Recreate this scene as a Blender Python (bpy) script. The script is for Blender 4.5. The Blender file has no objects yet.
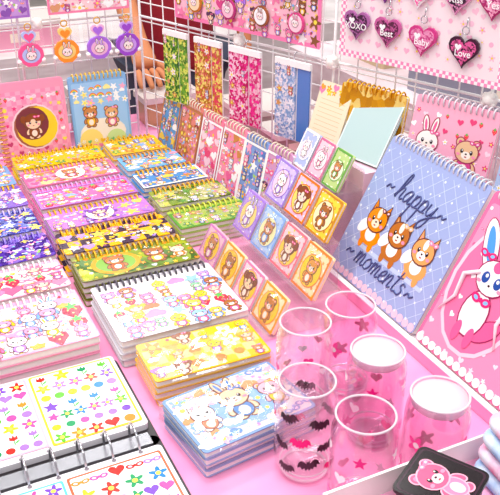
import bpy, math, random
from mathutils import Vector, Matrix
TZ=0.75
sc=bpy.context.scene
sc.view_settings.view_transform='Standard'
pi=math.pi
# ------------------------------------------------------------ materials
def lin(h):
    h=h.lstrip('#'); o=[]
    for i in (0,2,4):
        c=int(h[i:i+2],16)/255
        o.append(c/12.92 if c<=.04045 else ((c+.055)/1.055)**2.4)
    l=sum(o)/3; o=[min(1,max(0,l+(c-l)*1.12)) for c in o]
    return (*o,1)
MC={}
def nm(name):
    m=bpy.data.materials.new(name); m.use_nodes=True
    nt=m.node_tree; return m,nt,nt.nodes['Principled BSDF']
def mat(h,rough=.22,metal=0):
    k=(h,rough,metal)
    if k in MC: return MC[k]
    m,nt,b=nm('print_'+h.strip('#'))
    b.inputs['Base Color'].default_value=lin(h)
    b.inputs['Roughness'].default_value=rough
    b.inputs['Metallic'].default_value=metal
    MC[k]=m; return m
def pat(kind,c1,c2,scale=100,rough=.2,c3=None):
    k=(kind,c1,c2,scale,c3)
    if k in MC: return MC[k]
    m,nt,b=nm(kind+'_'+c1.strip('#'))
    tc=nt.nodes.new('ShaderNodeTexCoord')
    b.inputs['Roughness'].default_value=rough
    if kind=='check':
        t=nt.nodes.new('ShaderNodeTexChecker'); t.inputs['Scale'].default_value=scale
        t.inputs['Color1'].default_value=lin(c1); t.inputs['Color2'].default_value=lin(c2)
        mp=nt.nodes.new('ShaderNodeMapping'); mp.inputs['Location'].default_value=(0.0001,0.0001,.00313)
        nt.links.new(tc.outputs['Object'],mp.inputs[0]); nt.links.new(mp.outputs[0],t.inputs['Vector'])
        nt.links.new(t.outputs['Color'],b.inputs['Base Color'])
    else:
        if kind=='glitter':
            t=nt.nodes.new('ShaderNodeTexVoronoi'); t.inputs['Scale'].default_value=scale; o=t.outputs['Color']
            # glitter flakes: every cell is a little facet with its own tilt
            b.inputs['Metallic'].default_value=.25
            bp=nt.nodes.new('ShaderNodeBump'); bp.inputs['Strength'].default_value=.5; bp.inputs['Distance'].default_value=.002
            nt.links.new(t.outputs['Distance'],bp.inputs['Height']); nt.links.new(bp.outputs[0],b.inputs['Normal'])
        else:
            t=nt.nodes.new('ShaderNodeTexNoise'); t.inputs['Scale'].default_value=scale; t.inputs['Detail'].default_value=3; o=t.outputs['Fac']
        nt.links.new(tc.outputs['Object'],t.inputs['Vector'])
        r=nt.nodes.new('ShaderNodeValToRGB')
        r.color_ramp.elements[0].position=.3; r.color_ramp.elements[1].position=.7
        r.color_ramp.elements[0].color=lin(c1); r.color_ramp.elements[1].color=lin(c2)
        if c3:
            e=r.color_ramp.elements.new(.5); e.color=lin(c3)
        nt.links.new(o,r.inputs[0]); nt.links.new(r.outputs[0],b.inputs['Base Color'])
    MC[k]=m; return m
def clear(name,tint,amp=.55,rough=.03,white=0.0,base=.03,power=3,dcol=(.95,.88,.92,1)):
    m=bpy.data.materials.new(name); m.use_nodes=True; nt=m.node_tree
    for n in list(nt.nodes):
        if n.type!='OUTPUT_MATERIAL': nt.nodes.remove(n)
    out=[n for n in nt.nodes][0]
    tr=nt.nodes.new('ShaderNodeBsdfTransparent'); tr.inputs[0].default_value=(*tint,1)
    gl=nt.nodes.new('ShaderNodeBsdfGlossy'); gl.inputs['Roughness'].default_value=rough
    gl.inputs[0].default_value=(1,1,1,1)
    lw=nt.nodes.new('ShaderNodeLayerWeight'); lw.inputs[0].default_value=.5
    pw=nt.nodes.new('ShaderNodeMath'); pw.operation='POWER'; pw.inputs[1].default_value=power
    nt.links.new(lw.outputs['Facing'],pw.inputs[0])
    mm=nt.nodes.new('ShaderNodeMath'); mm.operation='MULTIPLY_ADD'
    nt.links.new(pw.outputs[0],mm.inputs[0]); mm.inputs[1].default_value=amp; mm.inputs[2].default_value=base
    mx=nt.nodes.new('ShaderNodeMixShader')
    nt.links.new(mm.outputs[0],mx.inputs[0]); nt.links.new(tr.outputs[0],mx.inputs[1]); nt.links.new(gl.outputs[0],mx.inputs[2])
    last=mx
    if white>0:
        df=nt.nodes.new('ShaderNodeBsdfDiffuse'); df.inputs[0].default_value=dcol
        m2=nt.nodes.new('ShaderNodeMixShader'); m2.inputs[0].default_value=white
        nt.links.new(mx.outputs[0],m2.inputs[1]); nt.links.new(df.outputs[0],m2.inputs[2]); last=m2
    nt.links.new(last.outputs[0],out.inputs[0]); return m
GLASS=clear('pink_glass',(1,.88,.945),.55,.04,.035,.07,2.6,(1,.6,.8,1))
GLASS2=clear('clear_glass',(1,.95,.975),.55,.04,.03,.07,2.6,(1,.85,.92,1))
FROST=clear('frosted_lid',(.97,.93,.95),.3,.3,.66)
RIM=clear('rim_highlight',(.98,.93,.96),.5,.05,.55)  # white mixed into the rim rings as a painted highlight on the glass edge
ACR=clear('acrylic',(.99,.95,.97),.4,.05,.12)
CELLO=clear('cellophane',(1,1,1),.45,.1,.02,.09,3)
WIRE=mat('#ffffff',.45); STEEL=mat('#c9c9cf',.2,.9); GOLD=mat('#e0aa45',.25,.25)
PAPER=mat('#f6f1ee',.7); WHITE='#fbf7f6'
# ------------------------------------------------------------ mesh builder
class MB:
    def __init__(s): s.v=[];s.f=[];s.m=[];s.ms=[];s.sm=[]
    def mi(s,m):
        if isinstance(m,str): m=mat(m)
        if m not in s.ms: s.ms.append(m)
        return s.ms.index(m)
    def add(s,vs,fs,m,smooth=False):
        o=len(s.v); s.v+= [tuple(v) for v in vs]; i=s.mi(m)
        for f in fs: s.f.append([o+a for a in f]); s.m.append(i); s.sm.append(smooth)
    def box(s,x0,x1,y0,y1,z0,z1,m):
        s.add([(x0,y0,z0),(x1,y0,z0),(x1,y1,z0),(x0,y1,z0),(x0,y0,z1),(x1,y0,z1),(x1,y1,z1),(x0,y1,z1)],
              [(0,3,2,1),(4,5,6,7),(0,1,5,4),(1,2,6,5),(2,3,7,6),(3,0,4,7)],m)
    def prism(s,p,z0,z1,m,mside=None):
        n=len(p)
        s.add([(a,b,z0) for a,b in p]+[(a,b,z1) for a,b in p],[tuple(range(n-1,-1,-1)),tuple(range(n,2*n))],m)
        s.add([(a,b,z0) for a,b in p]+[(a,b,z1) for a,b in p],[(i,(i+1)%n,n+(i+1)%n,n+i) for i in range(n)],mside or m)
    def poly(s,p,z,m): s.add([(a,b,z) for a,b in p],[tuple(range(len(p)))],m)
    def tube(s,pts,r,m,n=6,closed=False):
        pts=[Vector(p) for p in pts]; k=len(pts); vs=[]
        for i,p in enumerate(pts):
            if closed: d=pts[(i+1)%k]-pts[i-1]
            else: d=pts[min(i+1,k-1)]-pts[max(i-1,0)]
            d.normalize(); a=Vector((0,0,1)) if abs(d.z)<.9 else Vector((1,0,0))
            u=d.cross(a).normalized(); w=d.cross(u)
            rr=r[i] if isinstance(r,(list,tuple)) else r
            for j in range(n):
                t=2*pi*j/n; vs.append(p+u*math.cos(t)*rr+w*math.sin(t)*rr)
        fs=[]
        for i in range(k if closed else k-1):
            i2=(i+1)%k
            for j in range(n): fs.append((i*n+j,i*n+(j+1)%n,i2*n+(j+1)%n,i2*n+j))
        if not closed: fs+= [tuple(range(n-1,-1,-1)),tuple(range((k-1)*n,k*n))]
        s.add(vs,fs,m,True)
    def ring(s,c,r,ax,t,m,n=14,tn=5):
        c=Vector(c); A=[Vector((0,1,0)),Vector((0,0,1))] if ax=='x' else ([Vector((1,0,0)),Vector((0,0,1))] if ax=='y' else [Vector((1,0,0)),Vector((0,1,0))])
        vs=[];fs=[]
        N=A[0].cross(A[1])
        for i in range(n):
            a=2*pi*i/n; d=A[0]*math.cos(a)+A[1]*math.sin(a)
            for j in range(tn):
                b=2*pi*j/tn; vs.append(c+d*(r+t*math.cos(b))+N*t*math.sin(b))
        for i in range(n):
            for j in range(tn): fs.append((i*tn+j,i*tn+(j+1)%tn,((i+1)%n)*tn+(j+1)%tn,((i+1)%n)*tn+j))
        s.add(vs,fs,m,True)
    def lathe(s,prof,m,n=40,c=(0,0)):
        vs=[];fs=[]
        for r,z in prof:
            for j in range(n):
                a=2*pi*j/n; vs.append((c[0]+r*math.cos(a),c[1]+r*math.sin(a),z))
        for i in range(len(prof)-1):
            for j in range(n): fs.append((i*n+j,i*n+(j+1)%n,(i+1)*n+(j+1)%n,(i+1)*n+j))
        s.add(vs,fs,m,True)
    def ball(s,c,r,m,sz=(1,1,1),n=16,k=10):
        vs=[];fs=[]
        for i in range(k+1):
            ph=pi*i/k
            for j in range(n):
                a=2*pi*j/n; vs.append((c[0]+r*sz[0]*math.sin(ph)*math.cos(a),c[1]+r*sz[1]*math.sin(ph)*math.sin(a),c[2]+r*sz[2]*math.cos(ph)))
        for i in range(k):
            for j in range(n): fs.append((i*n+j,(i+1)*n+j,(i+1)*n+(j+1)%n,i*n+(j+1)%n))
        s.add(vs,fs,m,True)
    def finish(s,name,M=Matrix.Identity(4),parent=None):
        me=bpy.data.meshes.new(name); me.from_pydata(s.v,[],s.f)
        for m in s.ms: me.materials.append(m)
        me.polygons.foreach_set('material_index',s.m); me.polygons.foreach_set('use_smooth',s.sm)
        me.update(); o=bpy.data.objects.new(name,me); sc.collection.objects.link(o)
        if parent: o.parent=parent
        o.matrix_world=M; return o
def rrect(x0,x1,y0,y1,r,n=4):
    p=[]
    for cx,cy,a0 in ((x1-r,y1-r,0),(x0+r,y1-r,90),(x0+r,y0+r,180),(x1-r,y0+r,270)):
        for i in range(n+1):
            a=math.radians(a0+90*i/n); p.append((cx+r*math.cos(a),cy+r*math.sin(a)))
    return p
def ell(cx,cy,rx,ry=None,rot=0,n=18):
    ry=rx if ry is None else ry; c,s=math.cos(rot),math.sin(rot); o=[]
    for i in range(n):
        a=2*pi*i/n; x=rx*math.cos(a); y=ry*math.sin(a); o.append((cx+x*c-y*s,cy+x*s+y*c))
    return o
def arc(cx,cy,r0,r1,n=12):
    return [(cx+r1*math.cos(pi*i/n),cy+r1*math.sin(pi*i/n)) for i in range(n+1)]+[(cx+r0*math.cos(pi-pi*i/n),cy+r0*math.sin(pi-pi*i/n)) for i in range(n+1)]
def heart(cx,cy,s,rot=0,n=24):
    o=[]; c,q=math.cos(rot),math.sin(rot)
    for i in range(n):
        t=2*pi*i/n; x=16*math.sin(t)**3/17; y=(13*math.cos(t)-5*math.cos(2*t)-2*math.cos(3*t)-math.cos(4*t)+2.5)/17
        x=-x; o.append((cx+s*(x*c-y*q),cy+s*(x*q+y*c)))
    return o
def star(cx,cy,s,k=5,inner=.45,rot=pi/2):
    return [(cx+s*(1 if i%2==0 else inner)*math.cos(rot+pi*i/k),cy+s*(1 if i%2==0 else inner)*math.sin(rot+pi*i/k)) for i in range(2*k)]
def flower(cx,cy,s,k=5,rot=0):
    return [(cx+s*(.72+.28*math.cos(k*2*pi*i/40))*math.cos(2*pi*i/40+rot),cy+s*(.72+.28*math.cos(k*2*pi*i/40))*math.sin(2*pi*i/40+rot)) for i in range(40)]
def tri(cx,cy,a,s,w=.5):
    d=(math.cos(a),math.sin(a)); n=(-d[1],d[0])
    return [(cx-n[0]*s*w,cy-n[1]*s*w),(cx+n[0]*s*w,cy+n[1]*s*w),(cx+d[0]*s,cy+d[1]*s)][::-1]
BAT=[(0,-.42),(.12,-.2),(.3,-.34),(.42,-.12),(.62,-.26),(.72,0),(1,-.1),(.85,.28),(.55,.42),(.3,.3),(.17,.2),(.13,.42),(.05,.3),(-.05,.3),(-.13,.42),(-.17,.2),(-.3,.3),(-.55,.42),(-.85,.28),(-1,-.1),(-.72,0),(-.62,-.26),(-.42,-.12),(-.3,-.34),(-.12,-.2)]
BAT=[(a,b*1.45) for a,b in BAT]
DZ=.00012
def bow(mb,x,y,s,c,z,c2=None):
    for sg in (-1,1):
        mb.poly(ell(x+sg*.55*s,y,.5*s,.36*s,sg*.3),z,c)
        mb.poly(ell(x+sg*.55*s,y,.25*s,.16*s,sg*.3),z+DZ,c2 or '#ffd6e6')
    mb.poly(ell(x,y,.2*s),z+2*DZ,c)
def critter(mb,x,y,s,z,col='#c98f5a',kind='bear',acc='#ff6fa5',out='#6b4038',body=True,belly='#fff3e6'):
    def E(cx,cy,rx,ry,c,l,rot=0,ol=True):
        if ol: mb.poly(ell(x+cx*s,y+cy*s,(rx+.1)*s,(ry+.1)*s,rot),z+DZ*(l-1),out)
        mb.poly(ell(x+cx*s,y+cy*s,rx*s,ry*s,rot),z+DZ*l,c)
    if body:
        E(-.75,-1.2,.25,.42,col,1,-.5); E(.75,-1.2,.25,.42,col,1,.5)
        E(-.4,-1.95,.32,.24,col,1); E(.4,-1.95,.32,.24,col,1)
        E(0,-1.3,.65,.72,acc,2.5); E(0,-1.45,.38,.45,belly,3.5,0,False)
    if kind=='bear':
        for q in (-1,1): E(q*.72,.68,.34,.34,col,2.2); E(q*.72,.68,.18,.18,acc,3.2,0,False)
    elif kind=='bunny':
        for q in (-1,1): E(q*.42,1.3,.24,.75,col,2.2,-q*.2); E(q*.42,1.3,.12,.5,acc,3.2,-q*.2,False)
    elif kind=='droop':
        for q in (-1,1): E(q*1.05,-.1,.26,.75,acc,2.2,q*.35)
    elif kind=='girl':
        E(0,.12,1.25,1.15,acc,1.5); 
        for q in (-1,1): E(q*1.25,.55,.4,.5,acc,1.8)
    elif kind=='chick':
        E(0,.95,.15,.25,col,2.2)
    else:
        for q in (-1,1):
            mb.poly(tri(x+q*.6*s,y+.4*s,pi/2-q*.25,1.05*s,.42),z+DZ*2.2,out)
            mb.poly(tri(x+q*.6*s,y+.42*s,pi/2-q*.25,.88*s,.34),z+DZ*3.2,col)
            mb.poly(tri(x+q*.6*s,y+.42*s,pi/2-q*.25,.6*s,.2),z+DZ*3.6,acc)
    E(0,0,1,.85,col,5)
    if kind=='girl':
        mb.poly(arc(x,y+.15*s,.35*s,.98*s),z+6*DZ,acc)
    elif kind=='chick': mb.poly(tri(x,y-.15*s,-pi/2,.35*s,.6),z+7*DZ,'#ff8a3c')
    else: E(0,-.28,.42,.32,belly,6,0,False)
    for q in (-1,1):
        E(q*.42,.02,.14,.18,'#2b1d25',7,0,False); E(q*.39,.09,.05,.06,'#ffffff',8,0,False)
        E(q*.7,-.28,.17,.12,'#ff9bb5',7,0,False)
    if kind!='girl' and kind!='chick': E(0,-.16,.1,.07,'#3a2226',7,0,False)
    E(0,-.40,.12,.05,'#b0414e',7,0,False)
    if kind!='chick': bow(mb,x+.55*s,y+.8*s,.45*s,'#ff5f98' if kind=='girl' else acc,z+DZ*8)
CK=('bear','bunny','cat','droop','girl','chick')
def motif(mb,k,x,y,s,c,z,rnd):
    if k=='heart': mb.poly(heart(x,y,s,rnd.uniform(-.4,.4)),z,c)
    elif k=='star': mb.poly(star(x,y,s,rot=rnd.uniform(0,2)),z,c)
    elif k=='spark': mb.poly(star(x,y,s,4,.3),z,c)
    elif k=='dot': mb.poly(ell(x,y,s*.7,n=14),z,c)
    elif k=='flower': mb.poly(flower(x,y,s,5,rnd.uniform(0,2)),z,c); mb.poly(ell(x,y,s*.3,n=10),z+DZ,'#ffe46b' if c!='#ffe46b' else '#ff8a3c')
    elif k=='bow': bow(mb,x,y,s,c,z)
    elif k=='cloud':
        for dx,dy,r in ((-.5,0,.45),(0,.18,.6),(.5,0,.45)): mb.poly(ell(x+dx*s,y+dy*s,r*s,n=12),z+DZ*(dx+.6),c)
    elif k=='rainbow':
        for i,cc in enumerate(('#f0605a','#ffb347','#ffe46b','#7cc47a','#6fa8e8')): mb.poly(arc(x,y-.4*s,(.85-.16*i)*s,(1-.16*i)*s),z+DZ*.2*i,cc)
        for q in (-1,1): mb.poly(ell(x+q*.62*s,y-.42*s,.38*s,.25*s,n=12),z+DZ*1.5,'#ffffff')
    elif k=='berry':
        mb.poly([(x,y-.9*s),(x+.6*s,y-.1*s),(x+.55*s,y+.4*s),(x,y+.55*s),(x-.55*s,y+.4*s),(x-.6*s,y-.1*s)],z,'#ee4458')
        mb.poly(star(x,y+.5*s,.5*s,5,.4),z+DZ,'#5cb85c')
        for a,b in ((-.25,.1),(.25,.1),(0,-.25)): mb.poly(ell(x+a*s,y+b*s,.07*s,n=8),z+DZ,'#ffe9a8')
    elif k=='cake':
        mb.poly([(x-.4*s,y-.8*s),(x+.4*s,y-.8*s),(x+.6*s,y),(x-.6*s,y)],z,'#f2b25e')
        for dx,dy,r in ((-.35,.1,.38),(.35,.1,.38),(0,.35,.42)): mb.poly(ell(x+dx*s,y+dy*s,r*s,n=12),z+DZ*(1+dx),c)
        mb.poly(ell(x,y+.8*s,.18*s,n=10),z+2*DZ,'#ee4458')
    elif k=='tulip':
        mb.poly([(x-.06*s,y-1.1*s),(x+.06*s,y-1.1*s),(x+.06*s,y),(x-.06*s,y)],z,'#4fa050')
        mb.poly(ell(x+.35*s,y-.6*s,.38*s,.14*s,.7,10),z,'#5cb85c')
        mb.poly([(x-.45*s,y+.6*s),(x-.5*s,y-.1*s),(x,y-.35*s),(x+.5*s,y-.1*s),(x+.45*s,y+.6*s),(x+.2*s,y+.25*s),(x,y+.7*s),(x-.2*s,y+.25*s)][::-1],z+DZ,c)
    elif k in CK:
        a=rnd.choice(['#ff6f9f','#7fa8f5','#ffcf45','#b98af0'])
        if k=='girl': a=rnd.choice(['#8a4a2a','#f2c14d','#e88aa8','#5a3a5a','#b98af0']); c='#ffd9bd'
        if k=='chick': c='#ffe04d'
        critter(mb,x,y+.3*s,s*.55,z,c,k,a)
FILL=['#ff8fb8','#ffd24d','#8cc6f5','#a6d86a','#c79bf0','#ffffff','#ff9a5e']
def scatter(mb,w,h,z,kinds,cols,cell,size,seed=1,x0=None,y0=0,mg=None,fill=False):
    rnd=random.Random(seed); x0=-w/2 if x0 is None else x0; mg=size*1.05 if mg is None else mg
    if fill:
        m=.006
        for i in range(int(w*h/.00011)):
            motif(mb,rnd.choice(['heart','star','flower','dot','bow']),x0+rnd.uniform(m,w-m),y0+rnd.uniform(m,h-m),rnd.uniform(.0028,.005),rnd.choice(cols+FILL),z+DZ*rnd.random(),rnd)
        z+=3*DZ
    nx=max(1,round((w-2*mg)/cell)+1); ny=max(1,round((h-2*mg)/cell)+1)
    for i in range(nx):
        for j in range(ny):
            x=x0+mg+(w-2*mg)*(i+.0)/max(1,nx-1) if nx>1 else x0+w/2
            y=y0+mg+(h-2*mg)*(j+.0)/max(1,ny-1) if ny>1 else y0+h/2
            x+=rnd.uniform(-.2,.2)*cell; y+=rnd.uniform(-.2,.2)*cell
            x=min(max(x,x0+mg*.8),x0+w-mg*.8); y=min(max(y,y0+mg*.8),y0+h-mg*.8)
            motif(mb,rnd.choice(kinds),x,y,size*rnd.uniform(.75,1.15),rnd.choice(cols),z+DZ*.3*((i*3+j)%5),rnd)
def lattice(mb,w,h,z,step,th,c,y0=0):
    k=-(w+h)
    while k<w+h:
        for sg in (1,-1):
            xs=[-w/2,w/2]
            for yy in (y0,y0+h): xs.append((yy-y0-k)/sg)
            xs=[x for x in xs if -w/2-1e-9<=x<=w/2+1e-9 and -1e-9<=sg*x+k<=h+1e-9]
            if len(xs)>=2:
                a,b=min(xs),max(xs)
                if b-a>.004: 
                    q=[(a,y0+sg*a+k-th/2),(b,y0+sg*b+k-th/2),(b,y0+sg*b+k+th/2),(a,y0+sg*a+k+th/2)]
                    mb.poly(q,z+(DZ*.4 if sg<0 else 0),c)
        k+=step
def text(mb,s,size,x,y,z,c,shear=.25,rot=0,bold=.012):
    cu=bpy.data.curves.new('t','FONT'); cu.body=s; cu.size=size; cu.shear=shear; cu.align_x='CENTER'; cu.offset=size*bold
    o=bpy.data.objects.new('t',cu); sc.collection.objects.link(o)
    dg=bpy.context.evaluated_depsgraph_get(); me=bpy.data.meshes.new_from_object(o.evaluated_get(dg))
    cr,sr=math.cos(rot),math.sin(rot)
    mb.add([(x+v.co.x*cr-v.co.y*sr,y+v.co.x*sr+v.co.y*cr,z) for v in me.vertices],[tuple(p.vertices) for p in me.polygons],c)
    bpy.data.objects.remove(o); bpy.data.curves.remove(cu); bpy.data.meshes.remove(me)
GL={'h':([[(-.05,.1),(.3,1.2),(.35,1.8),(.2,1.95),(.1,1.4),(.08,0)],[(.08,.3),(.3,.85),(.52,.8),(.5,.2),(.62,.02),(.8,.15)]],.8),
'a':([[(.68,.8),(.38,.92),(.08,.5),(.22,.04),(.5,.2),(.68,.85),(.64,.2),(.74,.02),(.95,.15)]],.92),
'p':([[(.12,.9),(.1,-.1),(.04,-1.0)],[(.1,.4),(.35,.92),(.65,.65),(.5,.08),(.15,.12)],[(.5,.08),(.8,.1)]],.8),
'y':([[(.08,.9),(.1,.3),(.35,.06),(.62,.4),(.7,.9)],[(.7,.9),(.62,-.5),(.3,-1.0),(.12,-.6),(.5,-.1),(1.1,.3)]],.9),
'm':([[(.05,.9),(.08,0)],[(.08,.3),(.25,.9),(.4,.7),(.4,0)],[(.4,.3),(.6,.92),(.76,.7),(.76,.15),(.9,.02),(1.05,.15)]],1.03),
'o':([[(.4,.9),(.1,.6),(.15,.1),(.5,.05),(.68,.5),(.4,.9),(.6,.7),(.9,.75)]],.85),
'e':([[(.02,.3),(.5,.55),(.45,.9),(.15,.65),(.15,.15),(.45,.02),(.75,.2)]],.72),
'n':([[(.05,.9),(.08,0)],[(.08,.3),(.32,.9),(.52,.75),(.5,.15),(.62,.02),(.8,.15)]],.78),
't':([[(.3,1.6),(.22,.3),(.35,.02),(.6,.15)],[(.0,1.1),(.55,1.18)]],.58),
's':([[(.55,.8),(.3,.92),(.2,.65),(.5,.38),(.4,.05),(.05,.08)]],.62),
'~':([[(0,.3),(.2,.6),(.45,.4),(.7,.6)]],.9),' ':([],.3)}
def script(mb,s,size,x,y,z,c,r=.0012):
    W=sum(GL[ch][1] for ch in s); px=-W/2
    for ch in s:
        for st in GL[ch][0]:
            P=[st[0]]+list(st)+[st[-1]]; out=[]
            for i in range(1,len(P)-2):
                p0,p1,p2,p3=P[i-1],P[i],P[i+1],P[i+2]
                for k in range(6):
                    t=k/6
                    out.append(tuple(.5*((2*p1[a])+(-p0[a]+p2[a])*t+(2*p0[a]-5*p1[a]+4*p2[a]-p3[a])*t*t+(-p0[a]+3*p1[a]-3*p2[a]+p3[a])*t**3) for a in (0,1)))
            out.append(P[-1])
            mb.tube([(x+(px+a+.28*b)*size,y+b*size,z) for a,b in out],r,c,5)
        px+=GL[ch][1]
def border(mb,w,h,z,t,c):
    for a,b,e,f in ((-w/2,w/2,0,t),(-w/2,w/2,h-t,h),(-w/2,-w/2+t,t,h-t),(w/2-t,w/2,t,h-t)):
        mb.poly([(a,e),(b,e),(b,f),(a,f)],z,c)
def scallop(mb,w,z,y,r,c):
    n=int(w/(2*r)); 
    for i in range(n): mb.poly(ell(-w/2+r+(w-2*r)*i/(n-1),y,r,r,n=12),z,c)
# ------------------------------------------------------------ placement
def flat(x,y,z=0,rot=0): return Matrix.Translation((x,y,z+TZ))@Matrix.Rotation(math.radians(rot),4,'Z')
def stand(x,y,z,f,lean):
    L=math.radians(lean); l=math.hypot(*f); fx,fy=f[0]/l,f[1]/l; s,c=math.sin(L),math.cos(L)
    return Matrix(((-fy,-fx*s,fx*c,x),(fx,-fy*s,fy*c,y),(0,c,s,z+TZ),(0,0,0,1)))
def notebook(name,w,h,t,cover,art,M,spiral='top',sc_=None,layers=1,rr=.006,ringr=None,rt=.0016):
    mb=MB(); lt=t/layers; rj=random.Random(int(w*1e4+h*1e5+t*1e3))
    for k in range(layers):
        z0=k*lt; jx=rj.uniform(-.0025,.0025) if k<layers-1 else 0; jy=rj.uniform(-.002,.002) if k<layers-1 else 0
        mb.prism(rrect(-w/2+jx,w/2+jx,jy,h+jy,rr),z0,z0+.0012,cover)
        mb.box(-w/2+.002+jx,w/2-.002+jx,.002+jy,h-.003+jy,z0+.0012,z0+lt-.0014,PAPER)
        mb.prism(rrect(-w/2+jx,w/2+jx,jy,h+jy,rr),z0+lt-.0014,z0+lt-(.0006 if k<layers-1 else 0),cover)
    z=t+DZ
    if art: art(mb,w,h,z)
    c=sc_ or GOLD
    R=ringr or min(.0085,lt/2+.004)
    zc=t-min(lt/2,R-.0028)
    yo=.003 if R<.0095 else .006
    if spiral=='top':
        n=int((w-.02)/.0095)
        for i in range(n): mb.ring((-w/2+.012+(w-.024)*i/(n-1),h-yo,zc),R,'x',rt,c)
    elif spiral=='left':
        n=int((h-.02)/.0095)
        for i in range(n): mb.ring((-w/2+.003,.012+(h-.024)*i/(n-1),zc),R,'y',.0014,c)
    return mb.finish(name,M)
def A_sc(kinds,cols,cell,size,seed=1,bord=None,medal=None):
    def f(mb,w,h,z):
        scatter(mb,w,h-.014,z+DZ,kinds,cols,cell,size,seed,fill=True)
        if bord: border(mb,w,h-.012,z+6*DZ,.005,bord)
        if medal:
            k,c,a=medal; z2=z+14*DZ; y=(h-.012)/2
            mb.poly(flower(0,y,h*.44,8),z2,a); mb.poly(ell(0,y,h*.33),z2+DZ,'#fff6ea')
            critter(mb,0,y+h*.08,h*.15,z2+2*DZ,c,k,a)
    return f
def cello(M,w,h,t,seed):
    mb=MB(); rn=random.Random(seed); nx=max(8,int(w/.011)); ny=max(6,int(h/.011)); vs=[];fs=[]
    for i in range(nx+1):
        for j in range(ny+1):
            e=i in (0,nx) or j in (0,ny)
            vs.append((-w/2-.002+(w+.004)*i/nx,-.002+(h+.004)*j/ny,(t+.003+.0035*rn.random()) if not e else t-.004))
    for i in range(nx):
        for j in range(ny):
            a=i*(ny+1)+j; fs+= [(a,a+ny+1,a+ny+2),(a,a+ny+2,a+1)]
    n0=len(vs); per=[(i,0) for i in range(nx+1)]+[(nx,j) for j in range(1,ny+1)]+[(i,ny) for i in range(nx-1,-1,-1)]+[(0,j) for j in range(ny-1,0,-1)]
    for i,j in per:
        q=vs[i*(ny+1)+j]; vs.append((q[0]*1.015,q[1]+(-.001 if j==0 else .001 if j==ny else 0),.002))
    for k,(i,j) in enumerate(per):
        i2,j2=per[(k+1)%len(per)]; fs.append((i*(ny+1)+j,n0+k,n0+(k+1)%len(per),i2*(ny+1)+j2))
    mb.add(vs,fs,CELLO); mb.finish('cellophane_wrap',M)
# ------------------------------------------------------------ camera
cam=bpy.data.cameras.new('camera'); co=bpy.data.objects.new('camera',cam); sc.collection.objects.link(co)
co.location=(0,0,TZ+.70); co.rotation_euler=(math.radians(62),0,math.radians(-25.6)); cam.lens=57.6; cam.sensor_width=36
cam.clip_start=.02; sc.camera=co
# ------------------------------------------------------------ room
def plane_box(name,b,m):
    mb=MB(); mb.box(*b,m); return mb.finish(name)
plane_box('floor',(-6,9,-3,9,-.1,0),pat('noise','#a8a19d','#c4bdb9',3,.5))
plane_box('wall_back',(-6,9,9,9.1,0,4),pat('noise','#e6ddd8','#f0e9e6',2,.7))
plane_box('wall_right',(9,9.1,-3,9,0,4),pat('noise','#e6ddd8','#f0e9e6',2,.7))
plane_box('baseboard_back',(-6,9,8.97,9,0,.12),mat('#9c9390'))
# ------------------------------------------------------------ tables
def cloth(name,x0,x1,y0,y1,zt,zb,m):
    mb=MB(); P=[]
    def seg(ax,ay,bx,by,nx,ny):
        L=math.hypot(bx-ax,by-ay); n=int(L/.02)
        for i in range(n): P.append((ax+(bx-ax)*i/n,ay+(by-ay)*i/n,nx,ny))
    seg(x0,y0,x1,y0,0,-1); seg(x1,y0,x1,y1,1,0); seg(x1,y1,x0,y1,0,1); seg(x0,y1,x0,y0,-1,0)
    n=len(P); rows=8; vs=[]
    for r in range(rows+1):
        q=r/rows
        for i,(x,y,nx,ny) in enumerate(P):
            o=q*(.02+.018*math.sin(i*.55)+.008*math.sin(i*1.7)) 
            vs.append((x+nx*o,y+ny*o,zt-(zt-zb)*q))
    mb.add(vs,[(r*n+i,r*n+(i+1)%n,(r+1)*n+(i+1)%n,(r+1)*n+i)[::-1] for r in range(rows) for i in range(n)],m,True)
    mb.add([(x,y,zt) for x,y,_,_ in P],[tuple(range(n))],m)
    return mb.finish(name)
def table(name,x0,x1,y0,y1):
    mb=MB(); m=mat('#b79a78'); i=.03
    mb.box(x0+i,x1-i,y0+i,y1-i,TZ-.04,TZ-.006,m)
    for x in (x0+.07,x1-.07):
        for y in (y0+.07,y1-.07): mb.tube([(x,y,0),(x,y,TZ-.04)],.018,STEEL,10)
    mb.finish(name)
def clothmat(c1,c2):
    m=pat('noise',c1,c2,6,.75); nt=m.node_tree; b=nt.nodes['Principled BSDF']
    n=nt.nodes.new('ShaderNodeTexNoise'); n.inputs['Scale'].default_value=14
    bp=nt.nodes.new('ShaderNodeBump'); bp.inputs['Strength'].default_value=.45; bp.inputs['Distance'].default_value=.02
    nt.links.new(n.outputs['Fac'],bp.inputs['Height']); nt.links.new(bp.outputs[0],b.inputs['Normal']); return m
table('display_table',-.5,1.06,.3,2.02)
cloth('tablecloth',-.5,1.06,.3,2.02,TZ,.02,clothmat('#ec8fbc','#f7b2d1'))
table('neighbour_table',-.6,2.3,2.75,3.5); cloth('neighbour_tablecloth',-.6,2.3,2.75,3.5,TZ,.02,clothmat('#c9c1c1','#e4dcdc'))
table('side_table',1.35,2.8,1.3,2.5); cloth('side_tablecloth',1.35,2.8,1.3,2.5,TZ,.02,clothmat('#cdb9bd','#e8d6da'))
def storage_box(x,y,z,w,d,h,c,rot=0):
    mb=MB(); mb.prism(rrect(-w/2,w/2,-d/2,d/2,.01),0,h*.85,c); mb.prism(rrect(-w/2-.005,w/2+.005,-d/2-.005,d/2+.005,.01),h*.8,h,mat('#e3dad6'))
    mb.box(-w*.2,w*.2,-d/2-.002,-d/2,h*.3,h*.6,'#f4e9d8')
    mb.finish('storage_box',flat(x,y,z,rot))
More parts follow.
